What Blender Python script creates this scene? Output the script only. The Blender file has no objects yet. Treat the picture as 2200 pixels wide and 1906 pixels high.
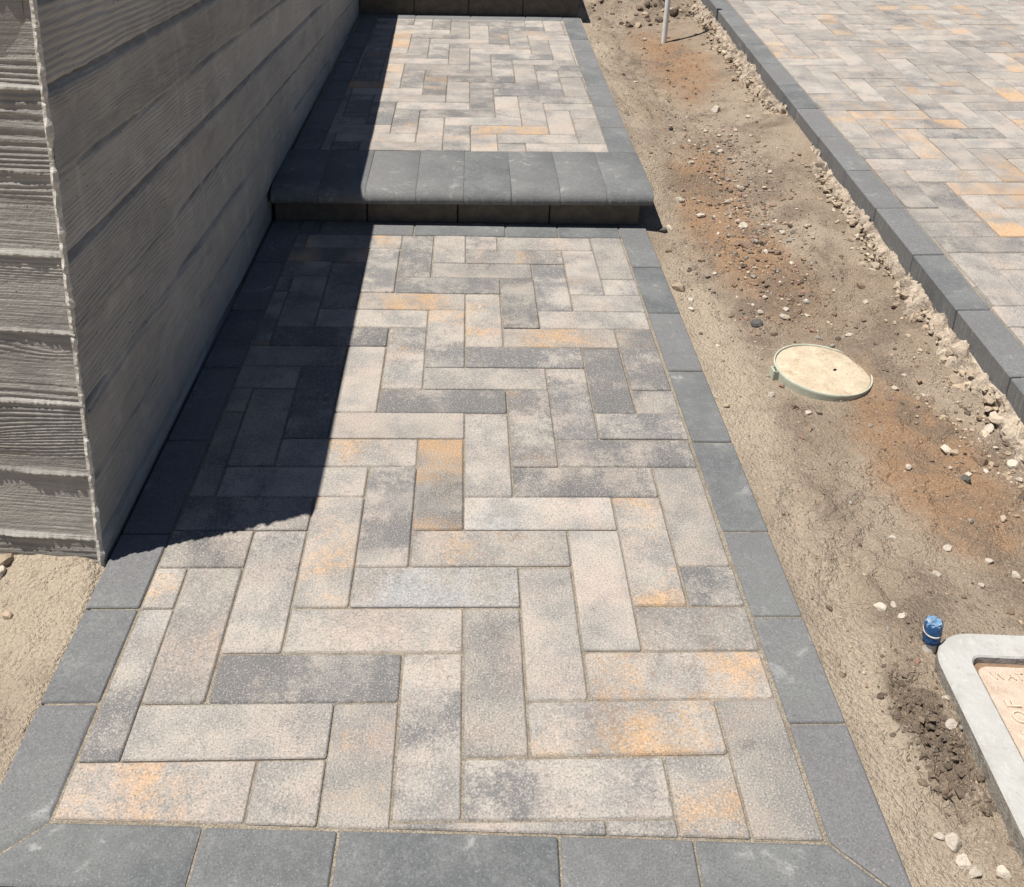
import bpy, bmesh, math, random
import numpy as np
from mathutils import Vector, Matrix

random.seed(11)
rng = np.random.default_rng(11)
scn = bpy.context.scene
COL = scn.collection

# ------------------------------------------------------------------ camera
cam_d = bpy.data.cameras.new('camera')
cam = bpy.data.objects.new('camera', cam_d)
COL.objects.link(cam)
_R = ((0.998657, -0.039931, 0.033011), (0.014646, -0.393572, -0.919177), (0.049696, 0.918426, -0.392459))
_m = Matrix((( _R[0][0], -_R[1][0], -_R[2][0], -0.013609),
             ( _R[0][1], -_R[1][1], -_R[2][1], -0.979587),
             ( _R[0][2], -_R[1][2], -_R[2][2],  1.337771),
             (0, 0, 0, 1)))
cam.matrix_world = _m
cam_d.sensor_fit = 'HORIZONTAL'
cam_d.sensor_width = 36.0
cam_d.lens = 2169.59 / 2200 * 36.0
cam_d.shift_y = -475.0 / 2200
cam_d.clip_start = 0.02
cam_d.clip_end = 500
scn.camera = cam

# ------------------------------------------------------------------ sky, sun, exposure
SUN = Vector((0.350, 0.060, -1.0)).normalized()
world = bpy.data.worlds.new('World')
scn.world = world
world.use_nodes = True
wn = world.node_tree
for n in list(wn.nodes):
    wn.nodes.remove(n)
_o = wn.nodes.new('ShaderNodeOutputWorld')
_b = wn.nodes.new('ShaderNodeBackground')
_s = wn.nodes.new('ShaderNodeTexSky')
_s.sky_type = 'NISHITA'
_s.sun_disc = False
_s.sun_elevation = math.asin(-SUN.z)
_s.sun_rotation = math.atan2(-SUN.x, -SUN.y)
_s.air_density = 0.65
_s.dust_density = 0.3
_s.ozone_density = 1.0
_b.inputs['Strength'].default_value = 0.05
wn.links.new(_s.outputs[0], _b.inputs['Color'])
wn.links.new(_b.outputs[0], _o.inputs['Surface'])
sun_d = bpy.data.lights.new('sun', 'SUN')
sun_d.energy = 5.0
sun_d.angle = math.radians(0.5)
sun_d.color = (1.0, 0.955, 0.885)
sun = bpy.data.objects.new('sun', sun_d)
COL.objects.link(sun)
sun.rotation_euler = SUN.to_track_quat('-Z', 'Y').to_euler()
sun.location = (-2, -1, 6)
scn.view_settings.view_transform = 'Standard'
scn.view_settings.look = 'None'
scn.view_settings.exposure = 0.40
scn.view_settings.gamma = 1.0
scn.view_settings.use_curve_mapping = False
scn.render.engine = 'CYCLES'
scn.cycles.max_bounces = 6

# ------------------------------------------------------------------ numpy noise
def _hash(ix, iy, seed):
    h = np.sin(ix * 127.1 + iy * 311.7 + seed * 74.7) * 43758.5453
    return h - np.floor(h)
def vn(x, y, seed=0):
    x = np.asarray(x, float); y = np.asarray(y, float)
    xi = np.floor(x); yi = np.floor(y); fx = x - xi; fy = y - yi
    fx = fx * fx * (3 - 2 * fx); fy = fy * fy * (3 - 2 * fy)
    a = _hash(xi, yi, seed); b = _hash(xi + 1, yi, seed); c = _hash(xi, yi + 1, seed); d = _hash(xi + 1, yi + 1, seed)
    return (a + (b - a) * fx) * (1 - fy) + (c + (d - c) * fx) * fy
def fbm(x, y, o=4, seed=0, rough=0.5):
    t = 0; amp = 1; tot = 0
    for k in range(o):
        t = t + amp * vn(x * 2 ** k + 17.3 * k, y * 2 ** k - 9.1 * k, seed + k); tot += amp; amp *= rough
    return t / tot
def sstep(a, b, x):
    t = np.clip((x - a) / (b - a), 0, 1)
    return t * t * (3 - 2 * t)

# ------------------------------------------------------------------ helpers
def link(name, me, mat=None, parent=None, loc=None):
    o = bpy.data.objects.new(name, me)
    COL.objects.link(o)
    if mat is not None and me is not None and len(me.materials) == 0:
        me.materials.append(mat)
    if parent is not None:
        o.parent = parent
    if loc is not None:
        o.location = loc
    return o
def mesh_of(name, verts, faces, smooth=False):
    me = bpy.data.meshes.new(name)
    me.from_pydata([tuple(map(float, v)) for v in verts], [], faces)
    me.update()
    if smooth:
        me.polygons.foreach_set('use_smooth', [True] * len(me.polygons))
    return me
def arrays_mesh(name, V, F, smooth=False):
    """V (n,3), F (m,k) arrays"""
    V = np.asarray(V, np.float32); F = np.asarray(F, np.int32)
    me = bpy.data.meshes.new(name)
    me.vertices.add(len(V)); me.vertices.foreach_set('co', V.ravel())
    k = F.shape[1]
    me.loops.add(F.size); me.loops.foreach_set('vertex_index', F.ravel())
    me.polygons.add(len(F))
    me.polygons.foreach_set('loop_start', np.arange(0, F.size, k, dtype=np.int32))
    me.polygons.foreach_set('use_smooth', np.full(len(F), smooth))
    me.update(calc_edges=True)
    me.validate()
    return me
def grid_faces(ny, nx, flip=False):
    i = np.arange(ny * nx).reshape(ny, nx)
    q = np.stack([i[:-1, :-1], i[:-1, 1:], i[1:, 1:], i[1:, :-1]], -1).reshape(-1, 4)
    return q[:, ::-1] if flip else q
def tag(o, label, cat, group=None):
    o['label'] = label; o['category'] = cat
    if group: o['group'] = group
    return o
def empty(name, loc=(0, 0, 0)):
    o = bpy.data.objects.new(name, None); COL.objects.link(o); o.location = loc
    o.empty_display_size = 0.05
    return o

# ------------------------------------------------------------------ materials
class N:
    """tiny node builder"""
    def __init__(s, name):
        s.m = bpy.data.materials.new(name); s.m.use_nodes = True
        s.t = s.m.node_tree
        for n in list(s.t.nodes): s.t.nodes.remove(n)
        s.out = s.t.nodes.new('ShaderNodeOutputMaterial')
        s.p = s.t.nodes.new('ShaderNodeBsdfPrincipled')
        s.t.links.new(s.p.outputs[0], s.out.inputs[0])
        s.tc = s.t.nodes.new('ShaderNodeTexCoord')
        s.p.inputs['Specular IOR Level'].default_value = 0.25
    def put(s, inp, v):
        if hasattr(v, 'is_linked') or hasattr(v, 'links'):
            s.t.links.new(v, inp)
        elif v is not None:
            if isinstance(v, tuple) and len(v) == 3 and inp.type == 'RGBA': v = (*v, 1)
            inp.default_value = v
    def noise(s, vec, scale, detail=2, rough=0.5, dist=0.0, col=False):
        n = s.t.nodes.new('ShaderNodeTexNoise'); s.put(n.inputs['Vector'], vec)
        n.inputs['Scale'].default_value = scale; n.inputs['Detail'].default_value = detail
        n.inputs['Roughness'].default_value = rough; n.inputs['Distortion'].default_value = dist
        return n.outputs[1 if col else 0]
    def vor(s, vec, scale, out=0, feat='F1'):
        n = s.t.nodes.new('ShaderNodeTexVoronoi'); n.feature = feat; s.put(n.inputs['Vector'], vec); n.inputs['Scale'].default_value = scale
        return n.outputs[out]
    def math(s, op, a, b=None, c=None, clamp=False):
        n = s.t.nodes.new('ShaderNodeMath'); n.operation = op; n.use_clamp = clamp
        s.put(n.inputs[0], a)
        if b is not None: s.put(n.inputs[1], b)
        if c is not None: s.put(n.inputs[2], c)
        return n.outputs[0]
    def step(s, x, a, b, lo=0.0, hi=1.0):
        n = s.t.nodes.new('ShaderNodeMapRange'); n.interpolation_type = 'SMOOTHSTEP'
        s.put(n.inputs[0], x); s.put(n.inputs[1], a); s.put(n.inputs[2], b); s.put(n.inputs[3], lo); s.put(n.inputs[4], hi)
        return n.outputs[0]
    def mix(s, f, a, b, blend='MIX'):
        n = s.t.nodes.new('ShaderNodeMix'); n.data_type = 'RGBA'; n.blend_type = blend
        s.put(n.inputs[0], f); s.put(n.inputs[6], a); s.put(n.inputs[7], b)
        return n.outputs[2]
    def vmath(s, op, a, b):
        n = s.t.nodes.new('ShaderNodeVectorMath'); n.operation = op; s.put(n.inputs[0], a); s.put(n.inputs[1], b)
        return n.outputs[0]
    def comb(s, x, y, z):
        n = s.t.nodes.new('ShaderNodeCombineXYZ'); s.put(n.inputs[0], x); s.put(n.inputs[1], y); s.put(n.inputs[2], z)
        return n.outputs[0]
    def sep(s, v):
        n = s.t.nodes.new('ShaderNodeSeparateXYZ'); s.put(n.inputs[0], v); return n.outputs
    def info(s):
        return s.t.nodes.new('ShaderNodeObjectInfo')
    def attr(s, name):
        n = s.t.nodes.new('ShaderNodeAttribute'); n.attribute_name = name; return n.outputs[0]
    def bump(s, h, dist, strength=1.0):
        n = s.t.nodes.new('ShaderNodeBump'); n.inputs['Strength'].default_value = strength; n.inputs['Distance'].default_value = dist
        s.put(n.inputs['Height'], h); s.t.links.new(n.outputs[0], s.p.inputs['Normal'])
    def done(s, col, rough=0.9):
        s.put(s.p.inputs['Base Color'], col); s.put(s.p.inputs['Roughness'], rough); return s.m

def mat_paver(per_object=True):
    g = N('blended_paver' if per_object else 'blended_paver_far')
    inf = g.info()
    v = g.tc.outputs['Object']
    if per_object:
        rnd = inf.outputs['Random']
        sp = g.t.nodes.new('ShaderNodeSeparateColor'); g.t.links.new(inf.outputs['Color'], sp.inputs[0])
        R, G, B = sp.outputs[0], sp.outputs[1], sp.outputs[2]
        off = g.comb(g.math('MULTIPLY', rnd, 57.0), g.math('MULTIPLY', rnd, 131.0), g.math('MULTIPLY', rnd, 19.0))
        v = g.vmath('ADD', v, off)
    else:
        c = g.vor(v, 4.5, 1)
        sp = g.t.nodes.new('ShaderNodeSeparateColor'); g.t.links.new(c, sp.inputs[0])
        R = g.math('MULTIPLY', sp.outputs[0], 0.6); G = g.math('MULTIPLY', sp.outputs[1], 0.5); B = g.math('MULTIPLY', sp.outputs[2], 0.5)
    # colour runs across the paver in soft bands, so noise is squeezed across its width
    vb = g.vmath('MULTIPLY', v, (1.0, 0.5, 1.0))
    fine = g.noise(v, 190, 5, 0.78)
    mid = g.noise(v, 48, 4, 0.68)
    f0 = g.math('ADD', g.math('MULTIPLY', g.math('SUBTRACT', fine, 0.5), 0.85), g.math('MULTIPLY', g.math('SUBTRACT', mid, 0.5), 0.75))
    n1 = g.math('ADD', g.noise(vb, 10, 2.5, 0.55), f0)
    n2 = g.math('ADD', g.noise(g.vmath('ADD', vb, (7.3, 2.1, 4.4)), 8, 2.0, 0.5), g.math('MULTIPLY', f0, 0.62))
    n3 = g.math('ADD', g.noise(g.vmath('ADD', vb, (1.3, 9.1, 2.4)), 9, 2.0, 0.5), f0)
    n4 = g.noise(g.vmath('ADD', v, (3.1, 5.1, 8.4)), 11, 2, 0.5)
    col = g.mix(g.step(n4, 0.36, 0.64), (0.385, 0.350, 0.312), (0.275, 0.260, 0.244))
    col = g.mix(g.math('MULTIPLY', g.step(n3, 0.40, 0.76), 0.50), col, (0.440, 0.345, 0.295))
    tg = g.math('SUBTRACT', 0.64, g.math('MULTIPLY', R, 0.48))
    dark = g.step(n1, tg, g.math('ADD', tg, 0.34))
    col = g.mix(g.math('MULTIPLY', dark, 0.90), col, (0.135, 0.134, 0.138))
    to = g.math('SUBTRACT', 0.78, g.math('MULTIPLY', G, 0.46))
    org = g.step(n2, to, g.math('ADD', to, 0.34))
    col = g.mix(g.math('MULTIPLY', org, 0.82), col, (0.520, 0.322, 0.165))
    tb = g.math('SUBTRACT', 0.98, g.math('MULTIPLY', B, 0.72))
    cool = g.step(g.math('ADD', g.noise(g.vmath('ADD', vb, (4.3, 1.1, 6.4)), 8, 2.0, 0.5), g.math('MULTIPLY', f0, 0.7)), tb, g.math('ADD', tb, 0.3))
    col = g.mix(g.math('MULTIPLY', cool, 0.75), col, (0.395, 0.400, 0.412))
    val = g.math('ADD', 0.57, g.math('ADD', g.math('MULTIPLY', mid, 0.30), g.math('MULTIPLY', fine, 0.50)))
    if per_object:
        val = g.math('MULTIPLY', val, g.math('ADD', 0.84, g.math('MULTIPLY', g.math('FRACT', g.math('MULTIPLY', rnd, 91.7)), 0.30)))
    cv = g.t.nodes.new('ShaderNodeCombineColor'); [g.put(cv.inputs[k], val) for k in range(3)]
    col = g.mix(1.0, col, cv.outputs[0], 'MULTIPLY')
    grit = g.noise(g.vmath('ADD', v, (2.2, 6.3, 1.9)), 330, 3, 0.7)
    col = g.mix(g.math('MULTIPLY', g.step(grit, 0.52, 0.68), 0.55), col, (0.60, 0.55, 0.49))
    col = g.mix(g.math('MULTIPLY', g.step(grit, 0.48, 0.32), 0.72), col, (0.11, 0.125, 0.115))
    g.bump(g.math('ADD', g.math('ADD', fine, g.math('MULTIPLY', grit, 0.7)), g.math('MULTIPLY', mid, 0.5)), 0.0022, 0.6)
    return g.done(col, 0.92)

def mat_dark():
    g = N('charcoal_paver')
    inf = g.info(); rnd = inf.outputs['Random']
    off = g.comb(g.math('MULTIPLY', rnd, 43.0), g.math('MULTIPLY', rnd, 77.0), g.math('MULTIPLY', rnd, 13.0))
    v = g.vmath('ADD', g.tc.outputs['Object'], off)
    fine = g.noise(v, 320, 4, 0.72); mid = g.noise(v, 70, 3, 0.6); big = g.noise(v, 7, 3, 0.6)
    c0 = g.mix(g.math('FRACT', g.math('MULTIPLY', rnd, 31.3)), (0.108, 0.116, 0.119), (0.170, 0.166, 0.168))
    col = g.mix(g.step(big, 0.35, 0.7), c0, (0.172, 0.176, 0.174))
    col = g.mix(g.math('MULTIPLY', g.step(mid, 0.45, 0.75), 0.35), col, (0.235, 0.24, 0.245))
    # pale scuffs and mortar dust
    scuff = g.math('MULTIPLY', g.step(g.noise(v, 22, 5, 0.72, 0.6), 0.54, 0.70), g.step(big, 0.46, 0.64))
    col = g.mix(g.math('MULTIPLY', scuff, 0.55), col, (0.42, 0.41, 0.40))
    # side streaks: pale drips down the cut faces
    xyz = g.sep(g.tc.outputs['Object'])
    geo = g.t.nodes.new('ShaderNodeNewGeometry'); nz = g.sep(geo.outputs['Normal'])[2]
    side = g.step(nz, 0.5, 0.2)
    st = g.noise(g.comb(g.math('MULTIPLY', xyz[0], 1.0), g.math('MULTIPLY', xyz[1], 1.0), g.math('MULTIPLY', xyz[2], 0.06)), 120, 2, 0.6)
    col = g.mix(g.math('MULTIPLY', g.math('MULTIPLY', side, g.step(st, 0.56, 0.72)), 0.55), col, (0.30, 0.30, 0.29))
    col = g.mix(g.math('MULTIPLY', g.step(fine, 0.52, 0.72), 0.62), col, (0.31, 0.312, 0.312))
    sp = g.vor(v, 130, 0)
    col = g.mix(g.math('MULTIPLY', g.step(g.math('ADD', sp, g.math('MULTIPLY', mid, 0.25)), 0.26, 0.20), 0.45), col, (0.38, 0.38, 0.36))
    col = g.mix(g.math('MULTIPLY', g.step(fine, 0.47, 0.30), 0.7), col, (0.065, 0.075, 0.078))
    g.bump(g.math('ADD', fine, g.math('MULTIPLY', mid, 0.5)), 0.0022, 0.65)
    return g.done(col, 0.88)

def mat_sand():
    g = N('joint_sand'); v = g.tc.outputs['Object']
    f = g.noise(v, 420, 3, 0.7); m = g.noise(v, 30, 3, 0.6)
    col = g.mix(g.step(f, 0.35, 0.65), (0.16, 0.135, 0.105), (0.42, 0.37, 0.295))
    col = g.mix(g.step(m, 0.35, 0.7), col, g.mix(0.5, col, (0.15, 0.12, 0.09)))
    g.bump(f, 0.003, 0.8)
    return g.done(col, 0.95)

def mat_soil():
    g = N('dry_soil'); v = g.tc.outputs['Object']
    big = g.noise(v, 2.4, 4, 0.6, 0.4); med = g.noise(v, 11, 4, 0.65); fine = g.noise(v, 210, 5, 0.78); gr = g.noise(v, 420, 2, 0.6)
    rust = g.attr('rust')
    a = g.math('ADD', rust, g.math('MULTIPLY', g.math('SUBTRACT', med, 0.5), 0.9))
    mot = g.noise(g.vmath('ADD', v, (4, 3, 1)), 6.0, 6, 0.68, 0.3); mot2 = g.noise(g.vmath('ADD', v, (9, 1, 5)), 26, 5, 0.7)
    col = g.mix(g.step(big, 0.34, 0.66), (0.285, 0.220, 0.162), (0.375, 0.304, 0.232))
    col = g.mix(g.math('MULTIPLY', g.step(a, 0.20, 0.85), 0.80), col, (0.320, 0.185, 0.098))
    col = g.mix(g.math('MULTIPLY', g.step(mot, 0.47, 0.62), 0.72), col, (0.180, 0.140, 0.105))
    col = g.mix(g.math('MULTIPLY', g.step(mot, 0.44, 0.30), 0.45), col, (0.440, 0.362, 0.275))
    col = g.mix(g.math('MULTIPLY', g.step(g.attr('pale'), 0.15, 0.75), 0.75), col, (0.500, 0.418, 0.318))
    col = g.mix(g.math('MULTIPLY', g.step(g.attr('dug'), 0.2, 0.6), 0.85), col, (0.150, 0.112, 0.080))
    col = g.mix(g.math('MULTIPLY', g.step(mot2, 0.52, 0.70), 0.45), col, (0.240, 0.185, 0.135))
    col = g.mix(g.math('MULTIPLY', g.step(fine, 0.54, 0.68), 0.50), col, (0.60, 0.52, 0.41))
    col = g.mix(g.math('MULTIPLY', g.step(fine, 0.47, 0.34), 0.60), col, (0.140, 0.105, 0.075))
    col = g.mix(g.math('MULTIPLY', g.step(gr, 0.60, 0.70), 0.5), col, (0.64, 0.57, 0.46))
    v1 = g.vor(v, 130, 0); v2 = g.vor(g.vmath('ADD', v, (3.0, 1.0, 2.0)), 330, 0)
    crumb = g.math('ADD', g.math('MULTIPLY', v1, -0.55), g.math('MULTIPLY', v2, -0.30))
    g.bump(g.math('ADD', g.math('ADD', g.math('MULTIPLY', fine, 0.45), crumb), g.math('MULTIPLY', mot2, 0.9)), 0.013, 0.85)
    return g.done(col, 0.97)

def mat_clod(name='clod'):
    g = N(name); v = g.tc.outputs['Object']
    f = g.noise(v, 180, 4, 0.7); m = g.noise(v, 40, 3, 0.6)
    c = g.attr('tint')
    col = g.mix(g.math('MULTIPLY', g.step(f, 0.55, 0.75), 0.35), c, (0.62, 0.57, 0.49))
    col = g.mix(g.math('MULTIPLY', g.step(f, 0.45, 0.25), 0.45), col, (0.08, 0.06, 0.045))
    g.bump(g.math('ADD', f, m), 0.004, 0.7)
    return g.done(col, 0.95)

def mat_wall():
    g = N('board_formed_concrete'); v = g.tc.outputs['Object']
    big = g.noise(v, 2.2, 4, 0.6); med = g.noise(v, 14, 4, 0.6); fine = g.noise(v, 260, 3, 0.65)
    vs = g.vmath('MULTIPLY', v, (1.0, 0.10, 3.0))
    grain = g.noise(g.vmath('MULTIPLY', v, (0.12, 0.12, 3.2)), 60, 3, 0.6)
    wr = g.info().outputs['Random']
    col = g.mix(g.step(big, 0.3, 0.7), (0.330, 0.315, 0.284), (0.420, 0.400, 0.360))
    col = g.mix(g.math('MULTIPLY', g.step(grain, 0.42, 0.70), 0.5), col, (0.270, 0.252, 0.225))
    col = g.mix(g.math('MULTIPLY', g.step(med, 0.5, 0.72), 0.5), col, (0.500, 0.470, 0.420))
    col = g.mix(g.math('MULTIPLY', g.step(g.noise(g.vmath('MULTIPLY', v, (0.5, 0.5, 1.6)), 6, 4, 0.65), 0.55, 0.72), 0.6), col, (0.230, 0.222, 0.205))
    drip = g.noise(g.vmath('MULTIPLY', v, (1.0, 1.0, 0.12)), 16, 4, 0.65)
    col = g.mix(g.math('MULTIPLY', g.step(drip, 0.58, 0.72), 0.35), col, (0.52, 0.50, 0.46))
    wv_ = g.math('ADD', 0.84, g.math('MULTIPLY', wr, 0.26))
    cvw = g.t.nodes.new('ShaderNodeCombineColor'); [g.put(cvw.inputs[k], wv_) for k in range(3)]
    col = g.mix(1.0, col, cvw.outputs[0], 'MULTIPLY')
    pit = g.vor(v, 42, 0)
    col = g.mix(g.math('MULTIPLY', g.step(g.math('ADD', pit, g.math('MULTIPLY', med, 0.30)), 0.225, 0.19), 0.85), col, (0.035, 0.033, 0.03))
    g.bump(g.math('ADD', fine, g.math('MULTIPLY', grain, 1.8)), 0.0018, 0.7)
    return g.done(col, 0.93)

def mat_plain(name, c1, c2, scale=60, rough=0.6, bump=0.001, speck=None, stain=None):
    g = N(name); v = g.tc.outputs['Object']
    n = g.noise(v, scale, 4, 0.6); f = g.noise(v, scale * 6, 3, 0.6)
    col = g.mix(g.step(n, 0.35, 0.68), c1, c2)
    if speck:
        col = g.mix(g.math('MULTIPLY', g.step(f, 0.56, 0.68), 0.6), col, speck)
    if stain:
        col = g.mix(g.math('MULTIPLY', g.step(g.noise(g.vmath('ADD', v, (2, 5, 1)), 26, 6, 0.72), 0.53, 0.70), 0.7), col, stain)
    g.bump(g.math('ADD', n, f), bump, 0.6)
    return g.done(col, rough)

M_PAV = mat_paver(True)
M_PAVF = mat_paver(False)
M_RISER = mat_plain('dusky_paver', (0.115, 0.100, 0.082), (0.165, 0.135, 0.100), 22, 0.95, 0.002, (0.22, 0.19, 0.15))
M_DARK = mat_dark()
M_SAND = mat_sand()
M_SOIL = mat_soil()
M_CLOD = mat_clod()
M_WALL = mat_wall()
M_PVC = mat_plain('white_pvc', (0.74, 0.74, 0.72), (0.66, 0.65, 0.62), 30, 0.4, 0.0003)
M_BLUE = mat_plain('blue_tape', (0.014, 0.060, 0.17), (0.028, 0.120, 0.30), 70, 0.42, 0.003, (0.10, 0.20, 0.34))
M_BLUEL = mat_plain('faded_blue_tape', (0.10, 0.23, 0.42), (0.36, 0.43, 0.50), 110, 0.45, 0.003)
M_WHITE = mat_plain('dirty_white', (0.72, 0.68, 0.62), (0.50, 0.40, 0.33), 60, 0.6, 0.001)
M_GREEN = mat_plain('pale_green_plastic', (0.40, 0.43, 0.35), (0.50, 0.50, 0.41), 26, 0.6, 0.0006, None, (0.36, 0.32, 0.24))
M_LID = mat_plain('sandy_lid', (0.47, 0.39, 0.28), (0.56, 0.48, 0.36), 34, 0.95, 0.003, (0.30, 0.20, 0.12), (0.36, 0.26, 0.17))
M_BLACK = mat_plain('slot_shade', (0.012, 0.012, 0.012), (0.02, 0.02, 0.02), 40, 0.6, 0.001)  # near-black colour stands in for the shade inside lug slot and finger hole
M_CONC = mat_plain('smooth_light_concrete', (0.375, 0.372, 0.352), (0.435, 0.43, 0.41), 12, 0.95, 0.004, (0.48, 0.48, 0.46), (0.33, 0.31, 0.275))
M_CONCR = mat_plain('rough_grey_concrete', (0.20, 0.185, 0.16), (0.34, 0.31, 0.26), 60, 0.95, 0.006, (0.5, 0.46, 0.4))
M_PINK = mat_plain('dusty_pink_lid', (0.52, 0.415, 0.325), (0.59, 0.49, 0.40), 60, 0.95, 0.006, (0.66, 0.58, 0.49), (0.44, 0.32, 0.23))
M_LETTER = mat_plain('dusty_letter', (0.60, 0.50, 0.405), (0.54, 0.43, 0.335), 50, 0.9, 0.001)

# ------------------------------------------------------------------ levels of the place
C = 0.1016
def zu(x, y): return 0.1283 + 0.0107 * (y - 2.2) + 0.0105 * x           # upper walk
def zd(x, y): return 0.1704 + 0.0252 * (x - 1.5) + 0.0485 * (y - 2.0)   # driveway
def xc(y): return 1.2792 + 0.0238 * (y - 1.307)                         # outer face of the driveway edging
def xw(y): return -0.6765 + 0.0137 * y                                  # face of the concrete wall
#GROUND-BEGIN
def ground_z(x, y):
    x = np.asarray(x, float); y = np.asarray(y, float)
    top = 0.1704 + 0.0252 * (1.3 - 1.5) + 0.0485 * (y - 2.0)
    xcv = 1.2792 + 0.0238 * (y - 1.307)
    zup = 0.1283 + 0.0107 * (y - 2.2) + 0.0065
    # right-hand strip
    u = np.clip((x - 0.615) / (xcv - 0.615), 0, 1)
    zl = -0.008 + (zup - 0.004) * sstep(2.12, 2.62, y) + 0.09 * sstep(4.72, 5.05, y)
    zr = top - 0.098 + 0.045 * sstep(2.42, 2.62, y) * sstep(3.15, 2.9, y)
    dip = 0.014 + 0.052 * sstep(1.8, 3.6, y)
    us = u * u * (3 - 2 * u)
    strip = zl + (zr - zl) * us - dip * 4 * u * (1 - u) + 0.13 * sstep(4.85, 5.25, y + 0.25 * (vn(x * 9, y * 9, 3) - 0.5)) * sstep(0.02, 0.2, u)
    rel = (fbm(x * 7, y * 7, 4, 5) - 0.5) * 0.040 + (fbm(x * 30, y * 30, 3, 9) - 0.5) * 0.018 + (fbm(x * 85, y * 85, 2, 12) - 0.5) * 0.005
    rough = 0.35 + 0.9 * sstep(0.40, 0.62, fbm(x * 3.1 + 4, y * 3.1, 3, 21))
    edge = sstep(0.0, 0.10, u) * sstep(1.0, 0.93, u)
    strip = strip + rel * rough * (0.12 + 0.88 * edge)
    # broken lumps of dug soil beside the meter box
    dug = np.exp(-((x - 0.738) / 0.055) ** 2 - ((y - 0.13) / 0.15) ** 2)
    strip = strip + dug * ((np.abs(fbm(x * 30, y * 30, 3, 31) - 0.5) * -0.10 + 0.018) + (fbm(x * 60, y * 60, 3, 33) - 0.5) * 0.03)
    strip = strip + 0.012 * sstep(0.70, 0.78, x) * sstep(0.55, 0.35, y)
    # flat around the valve box
    r = np.hypot(x - 0.915, y - 1.21)
    strip = strip + (-0.012 - strip) * 0.8 * sstep(0.26, 0.13, r) + 0.020 * np.exp(-((r - 0.15) / 0.045) ** 2) * np.clip(((x - 0.915) * 0.75 + (y - 1.21) * 0.66) / np.maximum(r, 1e-3), 0, 1)
    # left-hand patch in front of the wall
    left = -0.008 - 0.022 * sstep(-0.66, -0.95, x) + 0.014 * sstep(0.42, 0.54, y) * sstep(-0.668, -0.70, x)
    left = left + (fbm(x * 9, y * 9, 4, 41) - 0.5) * 0.020 * sstep(-0.655, -0.72, x) + (fbm(x * 40, y * 40, 3, 44) - 0.5) * 0.008 * sstep(-0.660, -0.68, x) - 0.006 * sstep(-0.672, -0.660, x)
    z = np.where(x < -0.60, left, np.where(x < 0.585, -0.10, strip))
    z = np.where(x > xcv + 0.01, 0.1704 + 0.0252 * (np.minimum(x, 4.5) - 1.5) + 0.0485 * (np.clip(y, -3, 7) - 2.0) - 0.11, z)
    z = np.where((x < 0.585) & (y > 2.3) & (x >= -0.6), 0.02, z)
    far = (y > 5.35) & (x < xcv + 0.01)
    z = np.where(far, np.maximum(z, 0.24), z)
    z = np.where((x < -0.60) & (y > 0.60), -0.02, z)
    return z
#GROUND-END

# ------------------------------------------------------------------ ground sheet
def coarse(a, b, k): return list(np.linspace(a, b, k))
gx = np.array([-120, -40, -12, -4, -2, -1.4] + list(np.arange(-1.10, -0.630, 0.005)) + [-0.61, -0.599, -0.3, 0, 0.3, 0.57] +
              list(np.arange(0.586, 1.372, 0.0042)) + [1.42, 1.6, 2, 3, 4.5, 8, 20, 50, 120])
gy = np.array([-120, -40, -12, -4, -2, -1, -0.6, -0.4] + list(np.arange(-0.30, 1.5, 0.0045)) + list(np.arange(1.5, 3.0, 0.006)) +
              list(np.arange(3.0, 5.6, 0.009)) + [5.8, 6.5, 8, 12, 20, 50, 120])
X, Y = np.meshgrid(gx, gy)
Z = ground_z(X, Y)
me = arrays_mesh('ground', np.stack([X, Y, Z], -1).reshape(-1, 3), grid_faces(*X.shape), True)
uu = np.clip((X - 0.615) / (xc(Y) - 0.615), 0, 1)
band = np.exp(-((uu - 0.52 - 0.16 * np.sin(Y * 2.1)) / 0.22) ** 2)
rust = band * sstep(0.45, 0.9, Y) * (0.55 + 0.45 * np.sin(Y * 3.3 + 0.6)) + 0.45 * np.exp(-((X - 1.06) / 0.12) ** 2 - ((Y - 0.62) / 0.3) ** 2) \
    + 0.35 * np.exp(-((X - 0.95) / 0.14) ** 2 - ((Y - 3.6) / 0.5) ** 2)
pale = np.where(X < -0.6, 0.75 - 0.5 * sstep(0.35, 0.15, Y) * vn(X * 8, Y * 8, 3), 0.85 * np.exp(-((uu - 0.08) / 0.16) ** 2) * (0.35 + 0.65 * vn(X * 4, Y * 4, 6)))
dugA = np.exp(-((X - 0.735) / 0.045) ** 2 - ((Y - 0.14) / 0.13) ** 2) * (0.5 + 1.0 * vn(X * 30, Y * 30, 8))
rust = rust + 0.75 * np.exp(-((X - 1.02) / 0.13) ** 2 - ((Y - 0.95) / 0.28) ** 2) + 0.5 * np.exp(-((X - 0.93) / 0.12) ** 2 - ((Y - 1.75) / 0.25) ** 2)
for nm, arr in (('rust', rust), ('pale', pale), ('dug', dugA)):
    at = me.attributes.new(nm, 'FLOAT', 'POINT')
    at.data.foreach_set('value', np.clip(arr, 0, 1).astype(np.float32).ravel())
ground = link('ground', me, M_SOIL)
ground['kind'] = 'structure'

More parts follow.
